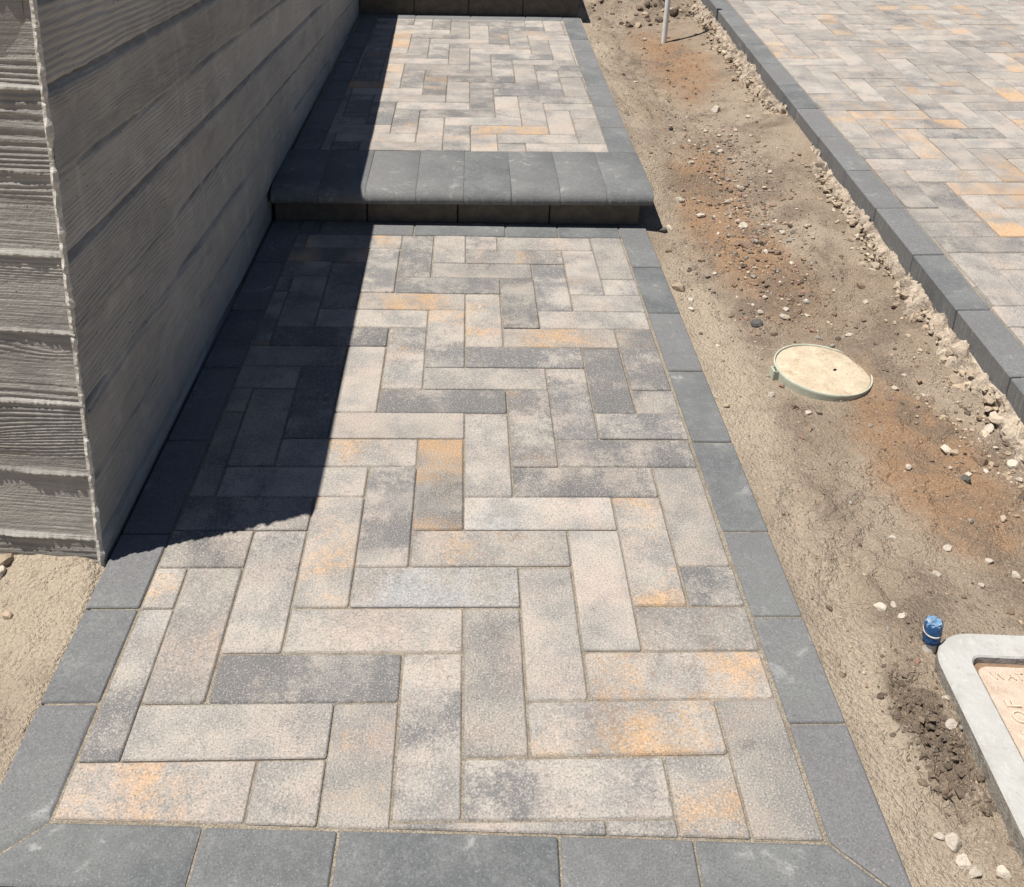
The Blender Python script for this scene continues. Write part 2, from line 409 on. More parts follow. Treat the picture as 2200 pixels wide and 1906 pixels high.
# ------------------------------------------------------------------ pavers
def clip_half(poly, p, n):
    out = []
    for k in range(len(poly)):
        a = poly[k]; b = poly[(k + 1) % len(poly)]
        da = (a[0] - p[0]) * n[0] + (a[1] - p[1]) * n[1]; db = (b[0] - p[0]) * n[0] + (b[1] - p[1]) * n[1]
        if da >= 0: out.append(a)
        if (da >= 0) != (db >= 0):
            t = da / (da - db); out.append((a[0] + (b[0] - a[0]) * t, a[1] + (b[1] - a[1]) * t))
    return out
def clean(poly):
    r = []
    for p in poly:
        if not r or math.hypot(p[0] - r[-1][0], p[1] - r[-1][1]) > 1e-5: r.append(p)
    if len(r) > 1 and math.hypot(r[0][0] - r[-1][0], r[0][1] - r[-1][1]) < 1e-5: r.pop()
    return r
def area(poly):
    return 0.5 * sum(poly[k][0] * poly[(k + 1) % len(poly)][1] - poly[(k + 1) % len(poly)][0] * poly[k][1] for k in range(len(poly)))
def ccw(poly): return poly if area(poly) > 0 else poly[::-1]
def inset(poly, d):
    poly = ccw(clean(poly)); out = poly
    for k in range(len(poly)):
        a = poly[k]; b = poly[(k + 1) % len(poly)]
        L = math.hypot(b[0] - a[0], b[1] - a[1])
        if L < 1e-6: continue
        n = (-(b[1] - a[1]) / L, (b[0] - a[0]) / L)
        out = clip_half(out, (a[0] + n[0] * d, a[1] + n[1] * d), n)
        if len(out) < 3: return []
    return clean(out)
def clip_poly(poly, region):
    region = ccw(region)
    for k in range(len(region)):
        a = region[k]; b = region[(k + 1) % len(region)]
        L = math.hypot(b[0] - a[0], b[1] - a[1])
        poly = clip_half(poly, a, (-(b[1] - a[1]) / L, (b[0] - a[0]) / L))
        if len(poly) < 3: return []
    return clean(poly)
def round_corners(poly, r):
    """cut each corner into two short facets"""
    out = []; n = len(poly)
    for k in range(n):
        p = poly[k]; a = poly[k - 1]; b = poly[(k + 1) % n]
        la = math.hypot(a[0] - p[0], a[1] - p[1]); lb = math.hypot(b[0] - p[0], b[1] - p[1])
        if min(la, lb) < 4 * r: out.append(p); continue
        p1 = (p[0] + (a[0] - p[0]) * r / la, p[1] + (a[1] - p[1]) * r / la)
        p2 = (p[0] + (b[0] - p[0]) * r / lb, p[1] + (b[1] - p[1]) * r / lb)
        m = ((p1[0] + p2[0]) / 2 * 0.6 + p[0] * 0.4, (p1[1] + p2[1]) / 2 * 0.6 + p[1] * 0.4)
        out += [p1, m, p2]
    return out
def slab(poly, thick=0.05, ch=0.0028, drop=0.0028):
    """bevelled slab whose top is at z = 0"""
    poly = ccw(poly); n = len(poly)
    inn = inset(poly, ch)
    if len(inn) != n:
        cx = sum(p[0] for p in poly) / n; cy = sum(p[1] for p in poly) / n
        inn = [(cx + (p[0] - cx) * 0.9, cy + (p[1] - cy) * 0.9) for p in poly]
    mid = [((p[0] * 0.45 + q[0] * 0.55), (p[1] * 0.45 + q[1] * 0.55)) for p, q in zip(poly, inn)]
    V = [(x, y, -thick) for x, y in poly] + [(x, y, -drop) for x, y in poly] + [(x, y, -drop * 0.28) for x, y in mid] + [(x, y, 0) for x, y in inn]
    F = []
    for r in range(3):
        for k in range(n):
            k2 = (k + 1) % n
            F.append((r * n + k, r * n + k2, (r + 1) * n + k2, (r + 1) * n + k))
    F.append(tuple(range(3 * n, 4 * n)))
    return V, F
GAP = 0.0014
FULL = {}
def full_paver():
    """a few shared meshes for whole 4 x 12 inch pavers, long side along x"""
    k = random.randrange(4)
    if k not in FULL:
        a = 1.5 * C - GAP - 0.0002 * k; b = 0.5 * C - GAP - 0.0001 * k
        V, F = slab(round_corners([(-a, -b), (a, -b), (a, b), (-a, b)], 0.004 + 0.001 * k), 0.05, 0.0026 + 0.0004 * k, 0.0024 + 0.0005 * k)
        FULL[k] = mesh_of('paver', V, F); FULL[k].materials.append(M_PAV)
    return FULL[k]
def herring(mirror, i0, i1, j0, j1):
    for j in range(j0, j1):
        for i in range(i0, i1):
            if (i - j) % 6 == 0:
                r = ('H', i, j, i, j, i + 3, j + 1)
            elif (i - 3 - j) % 6 == 0:      # (i, j) is the top cell of an upright paver
                r = ('V', i, j - 2, i, j - 2, i + 1, j + 1)
            else: continue
            k, a, b, x0, y0, x1, y1 = r
            if mirror: x0, x1 = 3 - x1, 3 - x0
            yield k, a, b, x0, y0, x1, y1
def plane_matrix(sx, sy):
    n = Vector((-sx, -sy, 1)).normalized()
    xa = Vector((1, 0, sx)).normalized(); ya = n.cross(xa)
    return Matrix((xa, ya, n)).transposed()
def rand_tint():
    r = random.random(); d = random.choice([0.05, 0.2, 0.35, 0.45, 0.6, 0.8]); o = random.choice([0.0, 0.1, 0.2, 0.3, 0.5, 0.75]) ; c = random.choice([0, 0, 0.1, 0.3, 0.5])
    return (d, o, c, 1)
def lay_field(parent, region, mirror, origin, yaw, zf, slope, irange, jrange, tints={}, keep=None, warm=0.0):
    """herring-bone pavers clipped to region (a convex polygon in world x, y)"""
    pm = plane_matrix(*slope).to_4x4()
    cy, sy = math.cos(yaw), math.sin(yaw)
    made = []
    for k, a, b, x0, y0, x1, y1 in herring(mirror, *irange, *jrange):
        cxl, cyl = (x0 + x1) / 2 * C, (y0 + y1) / 2 * C
        X0 = origin[0] + cxl * cy - cyl * sy; Y0 = origin[1] + cxl * sy + cyl * cy
        ang = yaw + (0 if k == 'H' else math.pi / 2)
        ca, sa = math.cos(ang), math.sin(ang)
        loc = [(-1.5 * C, -0.5 * C), (1.5 * C, -0.5 * C), (1.5 * C, 0.5 * C), (-1.5 * C, 0.5 * C)]
        wp = [(X0 + p[0] * ca - p[1] * sa, Y0 + p[0] * sa + p[1] * ca) for p in loc]
        cp = clip_poly(wp, region)
        if len(cp) < 3: continue
        ar = abs(area(cp))
        if ar < 0.00035: continue
        whole = ar > 0.9995 * 3 * C * C
        if whole:
            me = None
        else:
            lp = [((p[0] - X0) * ca + (p[1] - Y0) * sa, -(p[0] - X0) * sa + (p[1] - Y0) * ca) for p in cp]
            lp = inset(lp, GAP)
            if len(lp) < 3 or abs(area(lp)) < 0.0002: continue
            V, F = slab(round_corners(lp, 0.003), 0.05, 0.0026, 0.0026)
            me = (V, F)
        jit = random.uniform(-0.0011, 0.0011)
        rz = random.gauss(0, 0.0022)
        mw = Matrix.Translation((X0 + random.gauss(0, 0.0004), Y0 + random.gauss(0, 0.0004), zf(X0, Y0) + jit)) @ pm @ Matrix.Rotation(ang + rz, 4, 'Z') @ \
            Matrix.Rotation(random.gauss(0, 0.004), 4, 'X') @ Matrix.Rotation(random.gauss(0, 0.002), 4, 'Y')
        made.append((me, mw, tints.get((k, a, b)), (X0, Y0)))
    far = []
    for me, mw, tint, c in made:
        if keep is not None and not keep(c[0], c[1]):
            far.append((me, mw)); continue
        m = full_paver() if me is None else mesh_of('paver', *me)
        o = link('paver', m, M_PAV, parent)
        o.matrix_basis = mw
        tc = tint + (1,) if tint else rand_tint()
        o.color = (tc[0] * (0.6 if warm else 1), min(1, tc[1] + warm * random.choice((0, 0.5, 1, 1.2))), tc[2], 1)
    if far:
        VV, FF = [], []
        a = 1.5 * C - GAP; b = 0.5 * C - GAP
        fv, ff = slab([(-a, -b), (a, -b), (a, b), (-a, b)])
        for me, mw in far:
            v, f = me if me else (fv, ff)
            n0 = len(VV); VV += [tuple(mw @ Vector(p)) for p in v]; FF += [tuple(n0 + q for q in t) for t in f]
        o = link('paver_field', mesh_of('paver_field', VV, FF), M_PAVF, parent)
        o['kind'] = 'stuff'
    return len(made) - len(far), len(far)
def lay_slab(name, parent, poly, zf, slope, mat, thick=0.055, gap=GAP, ch=0.003, tilt=0.0015, dz=0.0008, longx=True, rc=0.004):
    """one cut or whole edging paver given by its world outline"""
    poly = inset(poly, gap)
    cx = sum(p[0] for p in poly) / len(poly); cy = sum(p[1] for p in poly) / len(poly)
    V, F = slab(round_corners([(p[0] - cx, p[1] - cy) for p in poly], rc), thick, ch, ch)
    o = link(name, mesh_of(name, V, F), mat, parent)
    o.matrix_basis = Matrix.Translation((cx, cy, zf(cx, cy) + random.uniform(-dz, dz))) @ plane_matrix(*slope).to_4x4() @ \
        Matrix.Rotation(random.gauss(0, tilt), 4, 'X') @ Matrix.Rotation(random.gauss(0, tilt), 4, 'Y')
    return o
def bed(name, poly, zf, dz, sub=None):
    """sand bed that shows in the joints"""
    poly = ccw(poly)
    top = [(x, y, zf(x, y) + dz) for x, y in poly]; bot = [(x, y, zf(x, y) - 0.09) for x, y in poly]
    n = len(poly)
    F = [tuple(range(n)), tuple(range(2 * n - 1, n - 1, -1))] + [(n + k, n + (k + 1) % n, (k + 1) % n, k) for k in range(n)]
    o = link(name, mesh_of(name, top + bot, F), M_SAND)
    o['kind'] = 'structure'
    return o
flat = lambda x, y: 0.0

# ---- lower walk
xl = lambda y: -0.5735 + 0.0137 * y          # inner edge of left border
XR = 0.5125
fy = lambda x: -0.0166 - 0.0457 * x          # inner edge of front border
YB = 2.034
path = bed('path', [(-0.662, -0.07), (0.605, -0.13), (0.605, 2.14), (-0.62, 2.14)], flat, -0.0042)
T = {('H', -2, 4): (0, 0.05, 0.92), ('H', 0, 6): (0.05, 0.1, 0.68), ('H', 1, 1): (0.35, 0.72, 0), ('H', 2, 2): (0.3, 0.62, 0), ('H', -6, 0): (0, 0.8, 0),
     ('H', -4, 2): (0.75, 0.3, 0), ('H', 0, 0): (0.45, 0.05, 0.1), ('V', -2, -2): (0, 0.75, 0), ('V', -1, 0): (0.5, 0, 0), ('V', -3, -3): (0.8, 0.2, 0.2),
     ('V', 0, 1): (0.1, 0.15, 0.1), ('V', 1, 2): (0.2, 0.1, 0.4), ('V', 2, 3): (0.1, 0.1, 0.45), ('V', 3, 4): (0.1, 0.7, 0), ('V', 3, -2): (0, 0.75, 0),
     ('V', 4, -1): (0.15, 0.2, 0.45), ('V', -1, 6): (0.6, 0.95, 0), ('H', 1, 13): (0, 0.95, 0), ('H', -3, 15): (0, 0.8, 0), ('H', -4, 14): (0.1, 0.5, 0.1),
     ('V', 0, 13): (0, 0.6, 0.2), ('V', 1, 8): (0.7, 0.5, 0), ('H', -2, 10): (0.75, 0, 0.1), ('H', -1, 11): (0.1, 0.1, 0), ('H', 0, 12): (0.9, 0, 0),
     ('H', 2, 8): (0.85, 0.05, 0), ('H', 1, 7): (0.7, 0.3, 0), ('H', -1, 5): (0.45, 0.45, 0), ('V', 2, 9): (0.6, 0, 0.3), ('V', -2, 5): (0.7, 0, 0),
     ('V', -3, 4): (0.0, 0.7, 0.1), ('H', -5, 1): (0.15, 0.1, 0.2), ('H', -3, 3): (0.1, 0.3, 0), ('H', 2, 14): (0.2, 0.0, 0.7), ('H', 3, 15): (0.4, 0.3, 0),
     ('V', 2, 15): (0.8, 0, 0), ('V', 1, 14): (0.7, 0.35, 0), ('H', -2, 16): (0.65, 0, 0), ('H', -1, 17): (0.5, 0.4, 0), ('V', 0, 7): (0.35, 0.55, 0),
     ('H', -4, 8): (0.1, 0.5, 0), ('H', -5, 7): (0.2, 0.3, 0), ('H', -3, 9): (0.15, 0.1, 0.1), ('V', -4, 3): (0.35, 0, 0), ('V', -5, 2): (0.0, 0.35, 0.1)}
lay_field(path, [(xl(0) + 0.002, fy(xl(0)) + 0.002), (XR - 0.004, fy(XR) + 0.002), (XR - 0.002, YB), (xl(YB) + 0.001, YB)], False, (0, 0), 0.0, flat, (0, 0), (-9, 8), (-4, 25), T)
def border(parent, pts_in, pts_out, zf, slope, name='border_paver', mat=M_DARK, thick=0.055):
    for k in range(len(pts_in) - 1):
        lay_slab(name, parent, [pts_in[k], pts_out[k], pts_out[k + 1], pts_in[k + 1]], zf, slope, mat, thick, random.uniform(0.0012, 0.0026))
BW = 0.0955
yr = [fy(XR), 0.156, 0.380, 0.6057, 0.9053, 1.2085, 1.5175, 1.8169, 2.143]
border(path, [(XR, y) for y in yr], [(XR + BW, y if k else fy(XR) - 0.099) for k, y in enumerate(yr)], flat, (0, 0))
yl = [fy(xl(0)), 0.2075, 0.4071, 0.599, 0.904, 1.2095, 1.511, 1.8156, 2.143]
border(path, [(xl(y), y) for y in yl], [(xl(y) - BW, y if k else fy(-0.66) - 0.090) for k, y in enumerate(yl)], flat, (0, 0))
xf = [xl(0), -0.361, -0.172, 0.1352, 0.323, XR]
fo = [(xl(0) - BW, fy(-0.66) - 0.090)] + [(x - 0.003, fy(x) - 0.097) for x in xf[1:-1]] + [(XR + BW, fy(XR) - 0.099)]
border(path, [(x, fy(x)) for x in xf], fo, flat, (0, 0))
xb = [xl(2.1), -0.475, -0.170, 0.1325, 0.306, XR]
border(path, [(x, YB) for x in xb], [(x, 2.143) for x in xb], flat, (0, 0))

# ---- upper walk
SU = (0.0105, 0.0107)
upath = bed('path', [(-0.628, 2.45), (0.620, 2.45), (0.648, 4.80), (-0.612, 4.80)], zu, -0.0042)
xlu = lambda y: -0.529 + 0.0137 * (y - 2.5)
xru = lambda y: 0.5215 + 0.0095 * (y - 2.5)
lay_field(upath, [(xlu(2.499), 2.499), (xru(2.499), 2.499), (xru(4.668), 4.668), (xlu(4.668), 4.668)], True, (0.1165, 2.5888), 0.0, zu, SU, (-10, 12), (-4, 26),
          {('H', 0, 0): (0.4, 0.4, 0), ('H', 1, 1): (0.1, 0.85, 0), ('V', 1, 3): (0.2, 0.9, 0)})
yru = [2.499, 2.7806, 3.065, 3.361, 3.69, 3.99, 4.232, 4.48, 4.785]
border(upath, [(xru(y), y) for y in yru], [(xru(y) + 0.099, y) for y in yru], zu, SU)
ylu = [2.499, 2.80, 3.115, 3.405, 3.71, 4.02, 4.33, 4.668, 4.785]
border(upath, [(xlu(y), y) for y in ylu], [(xlu(y) - 0.094, y) for y in ylu], zu, SU)
xbu = [xlu(4.7), -0.29, 0.0196, 0.333, xru(4.7)]
border(upath, [(x, 4.668) for x in xbu], [(x, 4.785) for x in xbu], zu, SU)

# ---- steps: bull-nosed treads on upright riser blocks
def tread(parent, x0, x1, yf, yb, ztop):
    g = random.uniform(0.0002, 0.0006)
    prof = [(yb - 0.0015, -0.052), (yb - 0.0015, -0.003), (yb - 0.004, 0.0)]
    for k in range(0, 13):
        a = math.pi / 2 * k / 12
        prof.append((yf + 0.054 - 0.054 * math.sin(a), -0.036 + 0.036 * math.cos(a)))
    for k in range(1, 7):
        a = math.pi / 2 * k / 6
        prof.append((yf + 0.014 - 0.014 * math.cos(a), -0.036 - 0.016 * math.sin(a)))
    n = len(prof); V = []; xs = [(x0 + g, 0.985), (x0 + g + 0.002, 1.0), (x1 - g - 0.002, 1.0), (x1 - g, 0.985)]
    ym = (yf + yb) / 2; xm = (x0 + x1) / 2
    for x, s in xs:
        for y, z in prof:
            yy = ym + (y - ym) * (1 - (1 - s) * 0.4); zz = -0.031 + (z + 0.031) * (1 - (1 - s) * 2.5)
            V.append((x - xm, yy - ym, zz))
    F = []
    for r_ in range(3):
        for k in range(n):
            k2 = (k + 1) % n
            F.append((r_ * n + k2, r_ * n + k, (r_ + 1) * n + k, (r_ + 1) * n + k2))
    F.append(tuple(range(n))); F.append(tuple(range(4 * n - 1, 3 * n - 1, -1)))
    me = mesh_of('tread', V, F)
    for p in me.polygons: p.use_smooth = len(p.vertices) == 4 and abs(p.normal.x) < 0.5 and p.normal.y < 0.5
    o = link('tread', me, M_DARK, parent)
    o.matrix_basis = Matrix.Translation((xm, ym, ztop(xm, ym) + random.uniform(-0.0008, 0.0008))) @ plane_matrix(*SU).to_4x4() @ Matrix.Rotation(random.gauss(0, 0.002), 4, 'Z')
    return o
def riser(parent, x0, x1, yf, z0, z1):
    h = z1 - z0
    poly = [(-(x1 - x0) / 2, -h / 2), ((x1 - x0) / 2, -h / 2), ((x1 - x0) / 2, h / 2), (-(x1 - x0) / 2, h / 2)]
    V, F = slab(round_corners(inset(poly, 0.0016), 0.004), 0.06, 0.004, 0.004)
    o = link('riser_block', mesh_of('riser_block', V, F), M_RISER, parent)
    o.matrix_basis = Matrix.Translation(((x0 + x1) / 2, yf + random.uniform(-0.001, 0.001), (z0 + z1) / 2)) @ Matrix.Rotation(math.pi / 2, 4, 'X')
    o.color = rand_tint()
def core(parent, x0, x1, y0, y1, z0, z1):
    V = [(x, y, z) for z in (z0, z1) for x, y in ((x0, y0), (x1, y0), (x1, y1), (x0, y1))]
    F = [(3, 2, 1, 0), (4, 5, 6, 7), (0, 1, 5, 4), (1, 2, 6, 5), (2, 3, 7, 6), (3, 0, 4, 7)]
    link('mortar_bed', mesh_of('mortar_bed', V, F), M_CONCR, parent)
st = empty('paver_step')
tag(st, 'dark bull-nosed paver step between the lower and upper walkway', 'step')
xt = [-0.6395, -0.485, -0.331, -0.165, -0.008, 0.149, 0.311, 0.466, 0.622]
for a, b in zip(xt[:-1], xt[1:]): tread(st, a, b, 2.107, 2.4975, zu)
xr_ = [-0.637, -0.331, -0.028, 0.281, 0.586]
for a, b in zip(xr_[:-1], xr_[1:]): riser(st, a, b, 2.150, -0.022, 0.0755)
core(st, -0.63, 0.56, 2.205, 2.495, -0.05, 0.0715)
st2 = empty('paver_step')
tag(st2, 'far paver step at the top of the upper walkway, only its riser in view', 'step')
zu2 = lambda x, y: 0.3165 + 0.0107 * (y - 4.8) + 0.0105 * x
xt2 = [-0.612, -0.46, -0.303, -0.15, 0.0056, 0.16, 0.3166, 0.475, 0.645]
for a, b in zip(xt2[:-1], xt2[1:]): tread(st2, a, b, 4.748, 5.138, zu2)
xr2 = [-0.612, -0.303, 0.0056, 0.3166, 0.6307]
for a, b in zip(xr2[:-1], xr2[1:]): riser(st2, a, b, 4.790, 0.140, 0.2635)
core(st2, -0.60, 0.60, 4.845, 5.13, 0.02, 0.258)

# ---- driveway
SD = (0.0252, 0.0485)
drive = bed('driveway', [(xc(-0.9) + 0.03, -0.9), (4.3, -0.9), (4.3, 6.8), (xc(6.8) + 0.03, 6.8)], zd, -0.0042)
xi = lambda y: xc(y) + 0.0985
def in_view(x, y):
    p = cam.matrix_world.inverted() @ Vector((x, y, zd(x, y)))
    if p.z > -0.1: return False
    u = 1100 + 2169.6 * p.x / -p.z; v = 478 - 2169.6 * p.y / -p.z
    return -60 < u < 2300 and -45 < v < 1960
cnt = lay_field(drive, [(xi(-0.8), -0.8), (4.2, -0.8), (4.2, 6.7), (xi(6.7), 6.7)], True, (1.4041, 2.237), -0.0164, zd, SD, (-30, 8), (-32, 48), {}, in_view, 0.08)
print('driveway pavers', cnt)
ye = [-0.85, -0.54, -0.235, 0.07, 0.38, 0.69, 1.002, 1.307, 1.614, 1.931, 2.2355, 2.5557, 2.8696, 3.1654, 3.4712, 3.7968, 4.12, 4.4477, 4.76, 5.07, 5.38, 5.69, 6.0]
for a, b in zip(ye[:-1], ye[1:]):
    lay_slab('edging_paver', drive, [(xc(a), a), (xc(a) + 0.0965, a), (xc(b) + 0.0965, b), (xc(b), b)], zd, SD, M_DARK, 0.10, random.uniform(0.001, 0.002), 0.003)

# ---- rough mortar haunch against the edging
ys = np.arange(-0.8, 5.9, 0.0055); ts = np.linspace(0, 1, 26)
TT, YY = np.meshgrid(ts, ys)
wid = (0.052 + 0.030 * (vn(YY * 6, 0 * YY, 71) - 0.5) + 0.03 * (vn(YY * 17, 0 * YY, 72) - 0.5)) * (1 - 0.85 * sstep(2.45, 2.6, YY) * sstep(3.1, 2.95, YY))
zt = zd(1.3, YY) - 0.062 + 0.012 * (vn(YY * 11, 0 * YY, 73) - 0.5)
XX = xc(YY) + 0.004 - wid * TT
prof = 1 - TT ** 2.2
ZZ = (zt - 0.085) + 0.085 * prof
amp = sstep(0.0, 0.15, TT)
lump = (np.abs(fbm(XX * 42, YY * 42, 3, 77) - 0.5) * 2)
ZZ = ZZ + amp * ((fbm(XX * 22, YY * 22, 3, 75) - 0.5) * 0.060 + (0.35 - lump) * 0.042)
XX = XX - amp * (fbm(ZZ * 30 + 3, YY * 30, 3, 79) - 0.5) * 0.050
me = arrays_mesh('mortar_haunch', np.stack([XX, YY, ZZ], -1).reshape(-1, 3), grid_faces(*XX.shape, flip=True), False)
M_HAUNCH = mat_plain('crumbly_mortar', (0.31, 0.255, 0.205), (0.50, 0.42, 0.33), 30, 0.97, 0.008, (0.60, 0.53, 0.44))
link('mortar_haunch', me, M_HAUNCH, drive)

# ------------------------------------------------------------------ board-formed concrete wall
wall = empty('concrete_wall', (0, 0, 0))
tag(wall, 'board-formed concrete wall left of the walkway with wood-grain relief', 'wall')
ZJ = [-0.14, 0.043, 0.180, 0.322, 0.459, 0.601, 0.742, 0.882, 1.022, 1.16]
def wtop(y):
    t = np.maximum(y - 0.58, 0); return 1.045 - 0.045 * t - 0.0055 * t * t
def yend(z): return 0.528 + 0.070 * z
def relief(s, zl, h, b, seed, amp):
    """height of the cast surface out of the form: board grain, knots, pits, fins at the joints. s along the board, zl from its bottom edge, h board height"""
    fr = 70 + 50 * _hash(np.array(b * 1.0), np.array(2.0), seed)
    q = 0.55 + 1.1 * _hash(np.array(b * 1.0), np.array(4.0), seed)
    ph = zl * fr * (0.55 + 0.9 * vn(s * 0.5 + b, zl * 8 + b * 5, seed + 8))
    ph = ph + q * 5.0 * (fbm(s * 0.9 + b * 7.1, zl * 7 + b * 3.3, 2, seed + 3) - 0.5) + 1.3 * (fbm(s * 5 + b, zl * 22 + b, 3, seed + 5) - 0.5)
    for k in range(3):
        ks = (_hash(np.array(b * 3.0 + k), np.array(5.0), seed)) * 4.6 - 1.0; kz = h * (0.2 + 0.6 * _hash(np.array(b * 3.0 + k), np.array(9.0), seed))
        d = np.sqrt(((s - ks) / 0.12) ** 2 + ((zl - kz) / 0.035) ** 2)
        ph = ph + 3.2 * np.exp(-d)
    rd = 0.5 + 0.5 * np.sin(2 * np.pi * ph)
    rd = rd ** 0.6
    m = sstep(0.38, 0.66, fbm(s * 1.3 + b * 2.7, zl * 11 + b * 4.1, 3, seed + 11))
    out = amp * rd * (0.05 + 0.95 * m)
    out = out + 0.0005 * (fbm(s * 16, zl * 300 + b, 2, seed + 15) - 0.5) + 0.0016 * (fbm(s * 5, zl * 18 + b * 2, 3, seed + 17) - 0.5) + 0.0006 * (fbm(s * 120, zl * 160, 2, seed + 19) - 0.5)
    return out
def fin(s, j, seed):
    return 0.0030 + 0.0032 * sstep(0.30, 0.78, fbm(s * 5 + j * 3.1, 0 * s + j * 1.7, 3, seed + 40)) + 0.0026 * (vn(s * 110, 0 * s + j, seed + 50) - 0.5) + 0.0016 * (vn(s * 33, 0 * s + j, seed + 52) - 0.5)
for b in range(len(ZJ) - 1):
    h0 = ZJ[b + 1] - ZJ[b]
    off = 0.0024 * (-1) ** b + 0.0025 * (rng.random() - 0.5)
    # side face, along the walk
    yy = [0.0]
    while yy[-1] < 5.2: yy.append(yy[-1] + 0.0032 * (1 + 1.1 * yy[-1]))
    yy = np.array(yy); tz = np.linspace(0, 1, 62)
    TZ, S = np.meshgrid(tz, yy, indexing='ij')
    lo = ZJ[b] - 0.047 * S; hi = ZJ[b + 1] - 0.047 * S
    zt_ = wtop(S + 0.55)
    Zw = np.minimum(lo + (hi - lo) * TZ, zt_)
    Yw = yend(Zw + 0.047 * S) + S
    if (np.minimum(hi, zt_) - lo).max() > 0.004:
        zl = (hi - lo) * TZ
        r = relief(S, zl, h0, b, 100, 0.0027) + off
        f0 = 1.0 * fin(S, b, 100); f1 = 1.0 * fin(S, b + 1, 100)
        gs0 = sstep(0.32, 0.55, fbm(S * 2.2 + b * 5.3, 0 * S + b, 2, 140)); gs1 = sstep(0.32, 0.55, fbm(S * 2.2 + (b + 1) * 5.3, 0 * S + b + 1, 2, 140))
        gd0 = (0.45 + 0.55 * gs0) * (0.009 + 0.007 * vn(S * 40, 0 * S + b, 142)); gd1 = (0.45 + 0.55 * gs1) * (0.009 + 0.007 * vn(S * 40, 0 * S + b + 1, 142))
        r = r * sstep(0, 0.003, S) * sstep(0, 0.004, zl) * sstep(0, 0.004, h0 - zl) + (1 - gs0) * f0 * np.exp(-(zl / 0.006) ** 1.2) + (1 - gs1) * f1 * np.exp(-((h0 - zl) / 0.0025) ** 2)
        r = r - gd0 * np.exp(-(zl / 0.0040) ** 2) - gd1 * np.exp(-((h0 - zl) / 0.0085) ** 2)
        Xw = xw(Yw) + r * 1.0
        me = arrays_mesh('board_course', np.stack([Xw, Yw, Zw], -1).reshape(-1, 3), grid_faces(*Xw.shape), True)
        link('board_course', me, M_WALL, wall)
    # end face, towards the viewer
    if ZJ[b] > 1.04: continue
    xs = np.arange(-1.03, -0.6680, 0.0019); tz = np.linspace(0, 1, 100)
    TZ, Xe = np.meshgrid(tz, xs, indexing='ij')
    lo = ZJ[b]; hi = min(ZJ[b + 1], 1.045)
    Ze = lo + (hi - lo) * TZ; zl = Ze - lo
    wob = 0.002 * (vn(Xe * 20, 0 * Xe + b, 61) - 0.5)
    r = relief(Xe * 1.0 + b, zl, h0, b, 200, 0.0018) + 0.3 * off
    f0 = fin(Xe * 2, b, 200); f1 = fin(Xe * 2, b + 1, 200)
    top_gap = hi - Ze
    r = r * sstep(0, 0.002, zl) * sstep(0, 0.002, top_gap) + f0 * np.exp(-(zl / 0.0060) ** 2) + f1 * np.exp(-(top_gap / 0.0018) ** 2)
    Ye = yend(Ze) - r - 0.10 * (Xe + 0.668)
    Xe2 = Xe + np.where(TZ > -1, wob, 0)
    me = arrays_mesh('board_end', np.stack([Xe2, Ye, Ze], -1).reshape(-1, 3), grid_faces(*Xe.shape), True)
    link('board_end', me, M_WALL, wall)
# inner body with the top and back
ysb = np.linspace(0.60, 5.6, 24)
V = []; F = []
for y in ysb:
    t = float(wtop(y)); xr = float(xw(y)) - 0.022
    yo = max(y, 0.0)
    V += [(-1.03, yo + (0.02 if y > 0.61 else 0), -0.14), (xr, yo, -0.14), (xr, yo, t - 0.001), (-1.03, yo, t - 0.001)]
n = len(ysb)
for k in range(n - 1):
    for a in range(4):
        b2 = (a + 1) % 4
        F.append((k * 4 + a, k * 4 + b2, (k + 1) * 4 + b2, (k + 1) * 4 + a))
F.append((3, 2, 1, 0)); F.append(tuple(4 * (n - 1) + k for k in range(4)))
link('wall_body', mesh_of('wall_body', V, F), M_WALL, wall)
# ragged fin of slurry down the corner
zz = np.arange(-0.05, 1.045, 0.0022); k = len(zz)
wv = 0.0035 + 0.008 * sstep(0.35, 0.8, fbm(zz * 40, 0 * zz, 3, 301)) + 0.003 * (vn(zz * 240, 0 * zz, 305) - 0.5)
ov = 0.003 + 0.006 * vn(zz * 60, 0 * zz + 3, 307)
yb_ = yend(zz); xb_ = xw(yb_)
gate = sstep(0.25, 0.6, fbm(zz * 22 + 5, 0 * zz, 3, 317)) * (0.4 + 0.9 * vn(zz * 75, 0 * zz, 319))
ring = []
for q, (dx, dy) in enumerate(((-0.008, 0.004), (-0.0075, -0.002), (-0.001, -0.0065), (0.0035, -0.0015), (0.0012, 0.006))):
    s1 = 0.25 + 1.25 * gate * (0.5 + 1.0 * vn(zz * 50 + q * 31, 0 * zz, 311 + q)) + 0.5 * (vn(zz * 190 + q * 11, 0 * zz, 331 + q) - 0.5)
    ring.append(np.stack([xb_ + dx * (s1 if dx > 0 else 1.0) - 0.0015, yb_ + dy * (s1 if dy < 0 else 1.0) - 0.001, zz + 0.001 * (rng.random(k) - 0.5)], -1))
Rg = np.stack(ring, 1)
me = arrays_mesh('corner_fin', Rg.reshape(-1, 3), grid_faces(k, 5, flip=True), False)
M_FIN = mat_plain('pale_slurry', (0.50, 0.47, 0.41), (0.62, 0.59, 0.53), 80, 0.95, 0.002)
link('corner_fin', me, M_FIN, wall)

